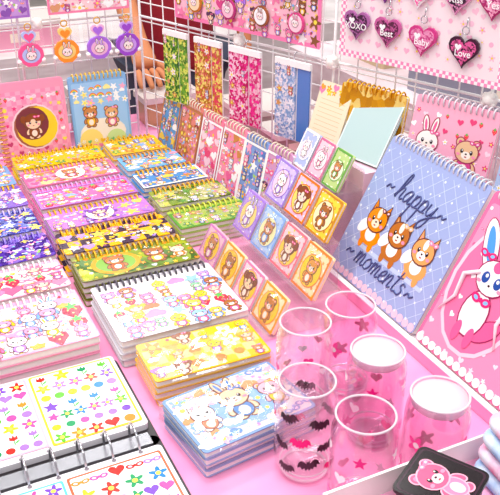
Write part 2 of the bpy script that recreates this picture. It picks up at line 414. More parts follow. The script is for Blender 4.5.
for a in ((.1,2.95,0,.3,.2,.14,'#8f9aa8'),(.5,2.95,0,.25,.22,.1,'#e8a6bd'),(1.5,2.95,0,.3,.25,.16,'#b9a089'),(1.55,1.75,0,.25,.3,.12,'#8d8f9e'),(1.9,2.1,0,.3,.3,.18,'#efb3c6'),(1.6,2.2,0,.25,.2,.1,'#c2ad8e'),(1.65,1.45,0,.2,.2,.09,'#f5d6dd'),
    (.69,1.945,0.001,.15,.09,.075,'#caa27c'),(.50,1.93,.001,.13,.11,.11,'#b9b0ae'),(.32,1.93,.001,.17,.11,.10,'#d9cfcb'),(.12,1.93,.001,.16,.11,.12,'#a9a3a8'),(.9,1.78,.001,.2,.16,.07,'#bdb3ae'),(.97,1.45,.001,.13,.3,.09,'#d8c2c6'),(.86,1.6,.001,.09,.1,.06,'#a08f88')): storage_box(*a)
# ------------------------------------------------------------ wire grid
D=(.342,-.940); F=(-.940,-.342)
def wp(s,off=0): return (.58+D[0]*s+F[0]*off,1.80+D[1]*s+F[1]*off)
def grid(name,L,H,knots,M,bars):
    mb=MB(); st=.042; n=int(L/st)
    for i in range(n+1): mb.tube([(i*st,0,.004),(i*st,0,H)],.0015,WIRE,6)
    for j in range(1,int(H/st)+1): mb.tube([(0,.0026,j*st),(L,.0026,j*st)],.0015,WIRE,6)
    for x in bars: mb.tube([(x,0,0),(x,0,H)],.003,WIRE,8)
    for z in (.004,.305,H): mb.tube([(0,0,z),(L,0,z)],.0028,WIRE,8)
    for x,z in knots:
        mb.ball((x,-.004,z),.013,mat('#f7f2ee',.3))
        for k in range(4):
            a=k*pi/2+.78; mb.ball((x+.009*math.cos(a),-.008,z+.009*math.sin(a)),.006,mat('#f7f2ee',.3),n=10,k=6)
    mb.finish(name,M)
grid('wire_grid_panel',.86,.62,[(.64,.305),(.30,.305)],Matrix.Translation((-.29,1.83,TZ+.001)),[0,.3,.6,.86])
ang=math.atan2(D[1],D[0])
x,y=wp(0)
Mr=Matrix.Translation((x+.003,y+.005,TZ+.001))@Matrix.Rotation(ang,4,'Z')
grid('wire_grid_panel',1.26,.62,[(.33,.305),(.575,.305),(.9,.305)],Mr,[0,.33,.575,.9,1.26])
# ------------------------------------------------------------ boards on the grid
def artboardR(mb,w,h,z):
    border(mb,w,h,z,.012,pat('check','#ff9cc4','#ffffff',170))
    scatter(mb,w-.04,h-.05,z,['flower','heart','dot'],['#ffd0e2','#ffc2da','#ffe3ee'],.02,.006,3,None,.025)
def artboardL(mb,w,h,z):
    scatter(mb,w,h-.012,z+DZ,['bear','girl','cat','star','heart','flower'],['#b77a4a','#f28db4','#ffffff','#8a5a3a','#ffce6b','#d9578f'],.03,.015,8,fill=True)
    border(mb,w,h,z+4*DZ,.008,'#ff8fbb')
def board(name,s0,s1,z0,z1,col,art,off=.016):
    x,y=wp((s0+s1)/2,off)
    mb=MB(); w=s1-s0; h=z1-z0
    mb.prism(rrect(-w/2,w/2,0,h,.006),0,.003,col); art(mb,w,h,.003+DZ)
    return mb.finish(name,stand(x,y,z0,F,0))
board('keychain_display_board',.60,.925,.33,.55,mat('#fff1f4'),artboardR)
board('keychain_display_board',.15,.555,.33,.55,mat('#fbc7d6'),artboardL)
def charm(s,z,kind,c,c2,size=.022,txt=None,M=None):
    mb=MB()
    mb.ring((0,size*1.35,.004),.006,'z',.001,STEEL,12)
    mb.tube([(0,size*1.35+.006,.004),(0,size*1.35+.02,.0)],.0012,STEEL)
    sh=heart(0,0,size*1.12) if kind=='heart' else ell(0,0,size)
    sh2=heart(0,0,size*.92) if kind=='heart' else ell(0,0,size*.8)
    mb.prism(sh,.001,.005,c2); mb.prism(sh2,.005,.0065,pat('glitter',c,c2,300,.2,c) if kind=='heart' else c)
    mb.poly(heart(-size*.35,size*.3,size*.25),.0065+DZ,'#ffffff')
    if txt: text(mb,txt,size*.58,0,-size*.2,.0065+2*DZ,'#ffffff' if c2!='#ffffff' else '#b03a74',0)
    else: critter(mb,0,size*.05,size*.4,.0065+DZ,'#fff4f8','bunny',c2,body=False)
    if M is None:
        x,y=wp(s,.021); M=stand(x,y,z,F,0)
    mb.finish('heart_keychain' if kind=='heart' else 'round_keychain',M)
for s,z,c,c2,t in ((.64,.388,'#3a2138','#b070a8','XOXO'),(.705,.386,'#5b2a48','#c76aa0','Best'),(.775,.383,'#f4a6cc','#c84a88','Baby'),(.852,.378,'#e86fa8','#3a1830','Love'),(.63,.458,'#f7bfd7','#d95a94','Me'),(.695,.458,'#d08ae0','#7d3d8c','Cute'),(.76,.458,'#ff6fae','#ffffff','Hug'),(.83,.458,'#3a2138','#e7a0c8','Kiss'),(.893,.458,'#ffb6d2','#b03a74','Yes')):
    charm(s,z,'heart',c,c2,.026,t)
for i,(s,z,c,c2) in enumerate(((.2,.43,'#ffffff','#a9653a'),(.29,.43,'#ffd0df','#d9578f'),(.38,.43,'#f6d5a8','#8a5a3a'),(.47,.43,'#ffffff','#e9709d'),(.22,.37,'#ffe6c0','#c77c3b'),(.32,.37,'#ffc9dd','#b9447d'),(.41,.37,'#ffffff','#995a3a'),(.5,.37,'#ffd9e6','#d9578f'))):
    charm(s,z,'round',c,c2,.02)
def bboard(x0,x1,z0,z1,col,art):
    mb=MB(); w=x1-x0; h=z1-z0; mb.prism(rrect(-w/2,w/2,0,h,.006),0,.003,col); art(mb,w,h,.003+DZ)
    mb.finish('keychain_display_board',stand((x0+x1)/2,1.812,z0,(0,-1),0))
bboard(.375,.56,.325,.5,mat('#f9d9de'),A_sc(['bear','heart','flower','dot'],['#d7a07a','#f07fa8','#ffffff','#c65f7e'],.03,.012,4,'#f48fb1'))
bboard(.10,.335,.325,.5,mat('#c9a3de'),A_sc(['star','heart','cat'],['#8b5fb0','#f3a6d0','#ffffff'],.03,.012,5,'#a678c8'))
for i,(x,c,c2) in enumerate(((.325,'#f06a9c','#b9c8f5'),(.405,'#f79a4a','#f9d98a'),(.48,'#b07ae6','#f3c1e6'),(.548,'#a05ad0','#cfa6f0'))):
    mb=MB()
    mb.prism(rrect(-.033,.033,-.006,.085,.004),0,.001,CELLO)
    mb.prism(heart(0,.062,.017),.001,.006,c2); mb.prism(heart(0,.062,.012),.006,.0065,c)
    body=[(-.020,.008),(-.010,.0),(.010,0),(.020,.008),(.028,.022),(.027,.034),(.018,.046),(0,.052),(-.018,.046),(-.027,.034),(-.028,.022)]
    mb.prism(body,.001,.009,c); mb.poly(ell(0,.025,.02,.017),.009+DZ,c2); critter(mb,0,.024,.011,.009+2*DZ,'#fff2f6','bunny',c,body=False)
    mb.ring((0,.086,.004),.007,'z',.0013,GOLD)
    for q in (-1,1): mb.ball((q*.026,.012,.005),.006,mat('#ffffff'),n=10,k=6)
    mb.finish('plush_keychain',stand(x,1.805,.220,(0,-1),0))
for s,c1,c2,c3,w in ((.145,'#2f6a22','#e8f77a','#6fae3a',.078),(.25,'#b07a0a','#ffe88a','#e0506a',.082),(.36,'#c4146c','#ffd2e6','#f0459a',.09),(.49,'#8fb0dc','#f8f5fd','#c4d6f2',.09)):
    mb=MB(); h=.162
    mb.prism(rrect(-w/2,w/2,0,h,.003),0,.002,mat('#f6eef2'))
    mb.box(-w/2+.001,w*.08,.003,h-.003,.002,.007,pat('glitter',c1,c2,230,.2,c3))
    mb.box(w*.14,w/2-.002,.003,h-.003,.002,.005,pat('glitter',c2,c3,200,.2,c1) if s<.45 else mat('#5f86c9'))
    scatter(mb,w*.56,h-.02,.0072+DZ,['bunny','bear','star','flower'],['#fff3f6','#d59b66',c2],.03,.009,int(s*100),-w/2+.001,.005)
    mb.tube([(0,h-.002,.002),(0,h+.012,.0),(0,h+.014,-.006)],.0012,STEEL)
    mb.box(-w/2,w/2,h-.012,h,.002,.0075,mat('#ffffff'))
    x,y=wp(s,.014); mb.finish('glitter_bookmark_pack',stand(x,y,.136,F,0))
# ------------------------------------------------------------ back standing notebooks
def art_moon(mb,w,h,z):
    mb.poly(rrect(-w/2+.006,w/2-.006,.006,h-.02,.004),z,pat('check','#f9b3cb','#f49abb',90))
    for x in (-.045,0,.045): bow(mb,x,h-.035,.011,'#ffe1ec',z+DZ)
    scatter(mb,w-.016,h-.04,z+DZ,['star','heart','dot','berry'],['#ffffff','#ffe46b','#e94f88','#c7507c'],.02,.006,2,None,.01)
    y=h*.47
    mb.poly(ell(0,y,.052),z+3*DZ,'#f9dbe3'); mb.poly(ell(0,y,.048),z+4*DZ,'#a4654f'); mb.poly(ell(.004,y,.046),z+5*DZ,'#ffd452'); mb.poly(ell(-.006,y+.008,.037),z+6*DZ,'#7b3b41')
    critter(mb,-.004,y+.010,.0165,z+8*DZ,'#ffd9bd','girl','#8a4a2a',belly='#ffe9dd'); 
notebook('spiral_notebook',.15,.195,.012,mat('#f6a3bd'),art_moon,stand(.308,1.765,0,(0,-1),7),'left',GOLD)
def art_bears(mb,w,h,z):
    mb.poly(rrect(-w/2+.005,w/2-.005,.005,h-.015,.004),z,'#a5cdf2')
    mb.poly(ell(0,.055,.055,.035),z+DZ,'#f8efe0'); mb.poly(ell(-.03,.04,.028),z+2*DZ,'#ffe28a'); mb.poly(ell(.03,.035,.025),z+2*DZ,'#cfe7a3')
    critter(mb,-.026,.105,.015,z+4*DZ,'#c98a55','bear','#f2c14d'); critter(mb,.024,.1,.015,z+4*DZ,'#e3b07a','bear','#f28db4')
    scatter(mb,w,.05,z+2*DZ,['cloud','star','flower','rainbow'],['#ffffff','#fff2a8','#f9b5d0'],.02,.009,2,None,h-.07)
    scatter(mb,w,.04,z+4*DZ,['flower','heart'],['#f28db4','#ffffff','#f2c14d','#7cc47a'],.014,.006,5,None,.005)
notebook('spiral_notebook',.135,.19,.012,mat('#8fbbe6'),art_bears,stand(.462,1.765,0,(0,-1),7),'top',mat('#e8c15a',.3))
# ------------------------------------------------------------ flat columns
rr_=random.Random(5)
def fb(x0,x1,y0,y1,t,cover,art,sp='top',spc=None,layers=3,rot=None,name='spiral_notebook',film=0):
    if rot is None: rot=rr_.uniform(-1.2,1.2)
    M=flat((x0+x1)/2,y0,.001,rot)
    notebook(name,x1-x0,y1-y0,t,cover,art,M,sp,spc,layers,.006,.0115 if sp else None,.0019)
    if film: cello(M,x1-x0,y1-y0-.016,t,film)
SP_W=mat('#f2f0f2',.3); SP_K=mat('#4a4550',.3); SP_Y=mat('#e8ae2a',.25,.2)
fb(.02,.222,.965,1.112,.04,mat('#f6a9c6'),lambda mb,w,h,z:(mb.poly(rrect(-w/2+.004,w/2-.004,.004,h-.012,.004),z,'#fbd3e2'),scatter(mb,w,h-.012,z+DZ,['bunny','droop','bow','bunny','berry','cake','cat'],['#ffffff','#fff5fa','#f7a3c6'],.030,.023,11,fill=True)),'top',SP_W)
fb(.02,.222,1.13,1.226,.038,mat('#f3b9cd'),lambda mb,w,h,z:(mb.poly(rrect(-w/2+.004,w/2-.004,.004,h-.01,.004),z,'#fdeef2'),scatter(mb,w,h-.01,z+DZ,['bear','bow','bunny','heart','girl','berry'],['#f28db4','#d66d92','#ffffff','#e88aa8'],.025,.017,13,fill=True)),'top',SP_W)
fb(.02,.225,1.243,1.336,.038,pat('glitter','#35197e','#9a7ad8',90,.2,'#5a38b4'),A_sc(['star','spark','cat','dot','spark'],['#ffffff','#f6d46a','#e59be0','#cdbcf7'],.032,.009,14),'top',mat('#9b86e0',.3))
fb(.02,.225,1.353,1.452,.038,pat('glitter','#1b2580','#6a76d2',80,.2,'#3c40a8'),A_sc(['star','girl','cloud','spark'],['#ffffff','#a9c0f6','#f3b6e4','#ffe27a'],.034,.012,15),'top',mat('#c9b6f2',.3))
fb(.03,.225,1.47,1.572,.038,mat('#7a5cb8'),A_sc(['star','bunny','heart'],['#ffffff','#d9c7fa','#f3b6e4'],.028,.013,16),'top',SP_Y)
fb(.04,.225,1.59,1.70,.035,mat('#7fa8de'),A_sc(['cloud','flower','bear','rainbow'],['#ffffff','#f6d46a','#f3a6c4'],.028,.013,17),'top',SP_Y)
def art_yel(mb,w,h,z):
    mb.poly(rrect(-w/2+.003,w/2-.003,.003,h-.003,.003),z,pat('check','#ffc53a','#ffe39a',55))
    scatter(mb,w,h,z+DZ,['bear','flower','chick','dot','heart','girl','cake'],['#e9903f','#ff8a4e','#ffffff','#f5a52a','#c98f5a'],.027,.015,21)
fb(.256,.428,.822,.916,.042,mat('#eeb840'),art_yel,None,None,4,-1,'cellophane_wrapped_notebook',7)
def art_sanrio(mb,w,h,z):
    mb.poly(rrect(-w/2+.003,w/2-.003,.003,h-.01,.005),z,'#f8f2ef')
    scatter(mb,w-.004,h-.018,z+DZ,['bunny','bear','chick','cloud','girl','cat','droop','droop','star','berry'],['#ffffff','#ffd75e','#98c2f5','#f58cb8','#a76a3a','#c0a0f0','#8fcca0'],.026,.019,22)
fb(.242,.445,.93,1.095,.044,mat('#d9d4dc'),art_sanrio,'top',SP_K,4,0)
def art_green(mb,w,h,z):
    mb.poly(rrect(-w/2+.003,w/2-.003,.003,h-.01,.005),z,pat('glitter','#3f6a25','#a8b83a',40,.2,'#76963a'))
    scatter(mb,w,h-.01,z+DZ,['flower','star','heart'],['#f2c14d','#ffffff','#e98b3c','#6b4a22'],.018,.005,6)
    mb.poly(ell(-.035,h*.46,.042,.036),z+3*DZ,'#e9a02c'); mb.poly(ell(-.035,h*.46,.034,.029),z+4*DZ,'#7faf4a')
    critter(mb,-.035,h*.56,.016,z+5*DZ,'#b97a45','bear','#e9693f')
    critter(mb,.035,h*.58,.016,z+3*DZ,'#a76a3a','bear','#f2c14d'); critter(mb,.075,h*.5,.012,z+3*DZ,'#f5e3c0','cat','#e98b3c')
fb(.236,.44,1.113,1.203,.046,mat('#7a7c34'),art_green,'top',SP_Y,4)
fb(.236,.438,1.222,1.307,.044,pat('check','#f4b92e','#3b2a40',45),A_sc(['cat','girl','star','heart'],['#f7dd72','#ffffff','#b79be8','#f2c14d'],.030,.013,24),'top',SP_Y,4)
fb(.238,.436,1.327,1.408,.042,mat('#c285cc'),A_sc(['bunny','heart','bow','flower'],['#ffffff','#f2cbe9','#b583d0','#ffe27a'],.028,.012,25,None,('girl','#ffd9bd','#8e5bc0')),'top',SP_Y,3)
fb(.240,.436,1.43,1.526,.04,mat('#e277ac'),A_sc(['bunny','bow','berry','cake'],['#ffffff','#c78be0','#f9d3e4','#8fb8f5'],.028,.013,26,'#b583d0'),'top',mat('#d8a0e0',.3),3)
fb(.240,.436,1.548,1.642,.038,mat('#f2a0be'),A_sc(['bear','flower','heart'],['#ffffff','#e3729f','#f9e0a0','#c98f5a'],.028,.013,27,'#e3729f',('bear','#c98a55','#e3729f')),'top',SP_Y,3)
fb(.240,.436,1.662,1.742,.035,mat('#e2c63c'),A_sc(['flower','star','chick'],['#6aa84f','#ffffff','#e98b3c'],.028,.012,28),'top',SP_Y,3)
fb(.452,.605,1.235,1.316,.04,mat('#a8c25a'),A_sc(['bear','flower','chick'],['#4f9440','#ffffff','#86b84e','#c98f5a'],.028,.013,31,'#5a983f'),'top',mat('#cfd25a',.3),4,None,'spiral_notebook',9)
fb(.450,.600,1.337,1.416,.042,pat('glitter','#4f7a22','#d4dc90',60,.2,'#8ca83a'),A_sc(['flower','bear','star'],['#f2e06a','#ffffff','#5e9a3f'],.032,.012,32),'top',SP_Y,4,None,'spiral_notebook',11)
fb(.450,.592,1.437,1.521,.042,mat('#5a92ca'),A_sc(['bear','cloud','star'],['#ffffff','#c98f5a','#f6d46a','#3f74b0'],.028,.012,33,'#ffffff'),'top',SP_Y,4)
fb(.450,.585,1.543,1.626,.04,mat('#7ab4de'),A_sc(['girl','cloud','rainbow'],['#ffffff','#f3a6c4','#f6d46a'],.028,.012,34),'top',mat('#d89a4a',.3),3)
fb(.450,.575,1.648,1.742,.038,mat('#ecc04a'),A_sc(['flower','bear','star'],['#e98b3c','#ffffff','#8fb8f5','#6aa84f'],.028,.013,35),'top',SP_Y,3)
def art_blue(mb,w,h,z):
    mb.poly(rrect(-w/2+.004,w/2-.004,.004,h-.004,.004),z,'#f3ece8')
    scatter(mb,w,h,z+DZ,['cloud','flower','star','bow'],['#6f98d0','#ffffff','#f5a070','#f9b7cc','#99b9ea'],.02,.012,41,fill=True)
    z+=5*DZ
    mb.poly(ell(0,h*.42,.075,.03),z,'#90b6ea')
    critter(mb,0,h*.62,.020,z+2*DZ,'#f6d0ad','bunny','#5f8bc8'); critter(mb,-.05,h*.55,.015,z+2*DZ,'#ffffff','cat','#f28b6a'); critter(mb,.05,h*.55,.015,z+2*DZ,'#f3b9c9','bear','#f2c14d')
Mp=flat(.345,.682,.001,7)
notebook('cellophane_wrapped_notebook',.165,.115,.040,mat('#7f9cc8'),art_blue,Mp,None,None,4)
cello(Mp,.165,.115,.040,3)
# ------------------------------------------------------------ stepped stand + mini notepads
XK=[.462,.532,.602,.668,.728]; ZK=[.004,.046,.09,.135,.165]
YR=[(.90,1.20),(.90,1.20),(.985,1.21),(1.065,1.23),(1.065,1.28)]
mb=MB()
for k in range(5):
    x1=XK[k+1]-.0005 if k<4 else .80
    if k==2:
        mb.box(XK[k],.636,YR[k][0],YR[k][1],.001,ZK[k],ACR); mb.box(.6365,x1,1.065,YR[k][1],.001,ZK[k],ACR)
    else: mb.box(XK[k]-.006 if k==0 else XK[k],x1,YR[k][0],YR[k][1],.001,ZK[k],ACR if k<4 else mat('#f6d4e2'))
    mb.box(XK[k]-.006 if k==0 else XK[k],XK[k]+.002,YR[k][0],YR[k][1],ZK[k],ZK[k]+.008,ACR)
mb.finish('stepped_display_stand',flat(0,0))
def art_mini(c,ac,kind,col):
    def f(mb,w,h,z):
        scatter(mb,w,h,z,['heart','dot','star','flower'],[c,ac,'#ffffff'],.012,.0035,7)
        border(mb,w,h,z+2*DZ,.004,c)
        mb.poly(ell(0,h*.48,w*.40),z+3*DZ,c);mb.poly(ell(0,h*.48,w*.37),z+4*DZ,ac); critter(mb,0,h*.57,w*.19,z+5*DZ,col,kind,'#8a4a2a' if kind=='girl' else c)
    return f
pal=[[('#f6c9d8','#d98ac8','#ffd25a','bear','#c98a55'),('#fff0c2','#e9a04f','#ffc93d','bear','#b77a4a'),('#fbdfe9','#f28db4','#ffd04d','girl','#ffe0b8'),('#ffe9c0','#e9a04f','#ffd04d','bear','#c9803f')],
     [('#c5a8ee','#b08ae0','#ffe08a','bunny','#ffffff'),('#bcd6f6','#8fb0e8','#fff0b8','bear','#c98a55'),('#ffd6dd','#f2808f','#ffcf5a','girl','#ffe0c8'),('#ffe6b8','#e98a4f','#ffd24d','bear','#e0a04f')],
     [('#d6c6f2','#a58ad8','#ffd6ea','cat','#ffffff'),('#f2c6da','#e07a3a','#ffdb7a','girl','#ffe3d0'),('#f7d45a','#c98a3c','#fff1c0','bear','#a76a3a')],
     [('#b7c3e6','#ffffff','#e9e3fa','cat','#fff3f6'),('#f2cfd9','#d3789b','#fbeef2','bunny','#ffffff'),('#bfd88f','#6aa84f','#eef7d4','bear','#c98a55')]]
for k in range(4):
    y0,y1=YR[k]; n=len(pal[k])
    for i,(bc,c,ac,kd,col) in enumerate(pal[k]):
        pw=(y1-y0)/n-.006; yc=y1-(i+.5)*(y1-y0)/n
        hgt=[.062,.075,.074,.07][k]; hw=min(pw,.068)
        M=stand(XK[k]+.012,yc,ZK[k]+.0005,(-1,0),27)
        notebook('mini_notepad',hw,hgt,.007,mat(bc,.2),art_mini(c,ac,kd,col),M,None,None,1,.003)
        if k in (0,1): cello(M,hw-.003,hgt-.003,.0085,60+k*5+i)
def art_lines(c):
    def f(mb,w,h,z):
        for i in range(9): mb.poly([(-w*.38,h*.1+i*h*.075),(w*.38,h*.1+i*h*.075),(w*.38,h*.1+i*h*.075+.0008),(-w*.38,h*.1+i*h*.075+.0008)],z,c)
        scatter(mb,w,h*.24,z+DZ,['bear','heart','flower'],['#e9a04f','#f28db4','#ffd24d'],.018,.008,3,None,h*.75)
    return f
notebook('memo_pad',.105,.115,.008,mat('#bcd2d2'),lambda mb,w,h,z:(border(mb,w,h,z,.003,'#dfeceb')),stand(.750,1.122,.166,(-1,-.25),32),None,None,1,.004)
notebook('memo_pad',.085,.11,.008,mat('#f3e3c8'),art_lines('#d9b98a'),stand(.742,1.227,.166,(-1,-.2),20),None,None,1,.004)
# ------------------------------------------------------------ standing row
rowb=[(.598,1.70,.085,.15,'#6fa4da',['bear','cloud','star'],['#c98a55','#ffffff','#f6d46a']),
      (.606,1.60,.09,.15,'#e08a80',['girl','flower'],['#b77a4a','#ffffff','#f2a0b8']),
      (.618,1.51,.085,.145,'#f28aa4',['bunny','heart'],['#ffffff','#e3547f','#ffd9e4']),
      (.628,1.42,.085,.15,'#f598b2',['bear','heart','bow'],['#ffffff','#e9709d','#c98a55']),
      (.636,1.335,.08,.15,'#86a2da',['cat','star'],['#ffffff','#f6b3d0','#5f7fc0']),
      (.642,1.252,.08,.155,'#d8a2c8',['girl','bow'],['#ffffff','#b583d0','#e9709d'])]
for i,(x,y,w,h,c,k,cols) in enumerate(rowb):
    notebook('spiral_notebook',w,h,.010,mat(c),A_sc(k,cols,.028,.013,50+i,cols[0]),stand(x,y,.001,(-1,-.12),13),'top',mat('#e8dcc8',.3))
# ------------------------------------------------------------ big leaning notebooks at right
def art_happy(mb,w,h,z):
    lattice(mb,w-.006,h-.03,z,.028,.0011,'#d3e0f4',.012)
    scatter(mb,w,h-.03,z+DZ,['dot'],['#e6eefa'],.028,.003,9,None,.01)
    scallop(mb,w-.004,z+DZ,.008,.007,'#f6cfe0')
    y=h*.455
    mb.poly(rrect(-.098,.098,y-.055,y-.048,.003),z+DZ,'#c3d2ec')
    for x,c,b,kd,a in ((-.062,'#f0922e','#ffe9cf','cat','#6b3a2a'),(0.0,'#b9713c','#fff3e4','cat','#f0c090'),(.064,'#f2a76a','#ffffff','cat','#f08fae')):
        mb.poly(ell(x,y-.028,.026,.018),z+DZ*2,c); mb.poly(ell(x-.024,y-.018,.018,.010,.9),z+DZ*3,'#ffffff'); mb.poly(ell(x,y-.026,.013,.013),z+DZ*3,'#ffffff')
        critter(mb,x,y,.0235,z+4*DZ,c,kd,a,belly=b,body=False)
        mb.poly(ell(x+.0,y+.012,.005,.009),z+10*DZ,b)
        for q in (-.013,.013): mb.poly(ell(x+q,y-.045,.006,.010),z+4*DZ,c)
    C=mat('#4c5384',.4)
    script(mb,'~ happy ~',.0235,-.004,h*.65,z+.0006,C,.0015)
    script(mb,'~ moments ~',.0235,-.004,h*.135,z+.0006,C,.0015)
notebook('spiral_notebook',.246,.25,.014,mat('#a3b0da'),art_happy,stand(.668,.926,.008,(-1,0),28),'top',mat('#d9d9de',.25),1,.008)
def art_fox(mb,w,h,z):
    mb.poly(rrect(-w/2+.006,w/2-.006,.006,h-.018,.006),z,'#f59bbb')
    scatter(mb,w-.01,h-.03,z+DZ,['heart','star','dot','bow'],['#ffffff','#ffe1ec','#e96f9c'],.028,.005,3,None,.008)
    z+=4*DZ; cx=-.045
    mb.poly(ell(cx,h*.48,.072,.10),z,'#fbd3e0'); mb.poly(ell(cx,h*.48,.066,.094),z+DZ,'#ef7fa8')
    scatter(mb,.09,.14,z+2*DZ,['spark','heart'],['#ffffff','#ffd3e3'],.03,.005,6,cx-.045,h*.22)
    z+=3*DZ; g=.8
    x,y=cx-.002,h*.56
    for q in (-1,1):
        a,b=x+q*.036*g*1.1,y+.048*g
        mb.poly(ell(a,b,.019*g,.052*g,-q*.5),z+3*DZ,'#9c2f5c'); mb.poly(ell(a,b,.017*g,.050*g,-q*.5),z+4*DZ,'#fff1f5'); mb.poly(ell(a,b,.009*g,.036*g,-q*.5),z+5*DZ,'#5f9fe0')
        mb.tube([(x+q*.03*g,y,z+.002),(x+q*.06*g,y-.015,z+.002),(x+q*.055*g,y-.05,z+.002),(x+q*.075*g,y-.08,z+.002)],[.003,.004,.003,.001],mat('#fbe8ef'),6)
    mb.poly(ell(x+.04*g,y-.085*g,.018*g,.036*g,-.8),z+3*DZ,'#9c2f5c'); mb.poly(ell(x+.04*g,y-.085*g,.016*g,.034*g,-.8),z+4*DZ,'#ef6c9c')
    mb.poly(ell(x,y-.07*g,.032*g,.045*g),z+5*DZ,'#9c2f5c'); mb.poly(ell(x,y-.07*g,.029*g,.042*g),z+6*DZ,'#fff1f5'); 
    for q in (-1,1): mb.poly(ell(x+q*.016*g,y-.112*g,.009*g,.020*g),z+7*DZ,'#ef6c9c')
    s=.036*g
    mb.poly(ell(x,y,s+.002,s*.86+.002),z+8*DZ,'#9c2f5c'); mb.poly(ell(x,y,s,s*.86),z+9*DZ,'#fff6f8'); mb.poly(ell(x,y+s*.6,s*.3,s*.3),z+10*DZ,'#ef6c9c')
    for q in (-1,1):
        mb.poly(ell(x+q*s*.42,y-s*.1,s*.24,s*.30),z+11*DZ,'#2f4f9c'); mb.poly(ell(x+q*s*.38,y,s*.09,s*.1),z+12*DZ,'#ffffff'); mb.poly(ell(x+q*s*.72,y-s*.4,s*.15,s*.09),z+11*DZ,'#ff9bb5')
    mb.poly(ell(x,y-s*.4,.0022,.0018),z+11*DZ,'#3a2226')
    bow(mb,x-.027,y+.026,.015,'#e0407c',z+12*DZ,'#8fc2f2'); bow(mb,x,y-.034,.018,'#e0407c',z+12*DZ,'#8fc2f2')
    scallop(mb,w-.004,z,.008,.007,'#ffffff')
notebook('spiral_notebook',.243,.25,.014,mat('#ea7aa4'),art_fox,stand(.668,.674,.008,(-1,0),28),'top',mat('#e8dfe4',.25),1,.008)
mb=MB(); mb.box(.645,.667,.53,1.055,.001,.008,mat('#f8f4f4')); mb.box(.6375,.645,.53,1.055,.001,.020,mat('#f5a8cb')); mb.box(.6370,.6455,.53,1.055,.020,.022,mat('#ffffff'))
mb.box(.668,.70,.53,1.055,.001,.006,mat('#f8f4f4'))
mb.finish('display_ledge',flat(0,0))
mb=MB(); mb.prism(rrect(-.24,.24,0,.045,.004),0,.135,mat('#f7e3ea')); mb.prism(rrect(-.245,.245,-.003,.048,.004),.135,.139,mat('#fbf2f4'))
x,y=wp(1.0,.065); mb.finish('riser_box',Matrix.Translation((x,y,TZ+.001))@Matrix.Rotation(ang,4,'Z'))
def art_lace(mb,w,h,z):
    scallop(mb,w,z,.006,.006,'#ffffff'); critter(mb,-.04,h*.55,.020,z+4*DZ,'#fff6f0','bunny','#e9709d','#a34a5e'); critter(mb,.035,h*.55,.020,z+4*DZ,'#e9c09a','bear','#d9578f','#a34a5e')
    scatter(mb,w,h-.02,z+DZ,['heart','flower','berry'],['#ffffff','#e3547f','#ffd9e6'],.02,.006,4)
x,y=wp(.86,.062); notebook('spiral_notebook',.155,.16,.010,mat('#f6b3c8'),art_lace,stand(x,y,.142,F,14),'top',mat('#dcd4dc',.25))
x,y=wp(1.03,.062); notebook('spiral_notebook',.15,.19,.010,mat('#b9cdea'),art_lace,stand(x,y,.142,F,14),'top',mat('#dcd4dc',.25))
x,y=wp(.685,.03)
notebook('spiral_notebook',.14,.118,.010,pat('glitter','#c98a1b','#f9dc8a',70,.2,'#e9ab3d'),None,stand(x-.002,y,.166,F,10),'top',GOLD)
# ------------------------------------------------------------ glasses
def pip(px,py,poly):
    r=False; j=len(poly)-1
    for i in range(len(poly)):
        if (poly[i][1]>py)!=(poly[j][1]>py) and px<(poly[j][0]-poly[i][0])*(py-poly[i][1])/(poly[j][1]-poly[i][1])+poly[i][0]: r=not r
        j=i
    return r
def wrap(mb,poly,a0,zc,s,R,m,cell=.0007,rot=0):
    n=int(s*1.3/cell); cr,sr=math.cos(rot),math.sin(rot)
    for i in range(-n,n):
        for j in range(-n,n):
            u=(i+.5)*cell/s; v=(j+.5)*cell/s
            if pip(u*cr+v*sr,-u*sr+v*cr,poly):
                a=a0+i*cell/R; b=a0+(i+1)*cell/R; z0=zc+j*cell; z1=z0+cell
                mb.add([(R*math.cos(a),R*math.sin(a),z0),(R*math.cos(b),R*math.sin(b),z0),(R*math.cos(b),R*math.sin(b),z1),(R*math.cos(a),R*math.sin(a),z1)],[(0,1,2,3)],m)
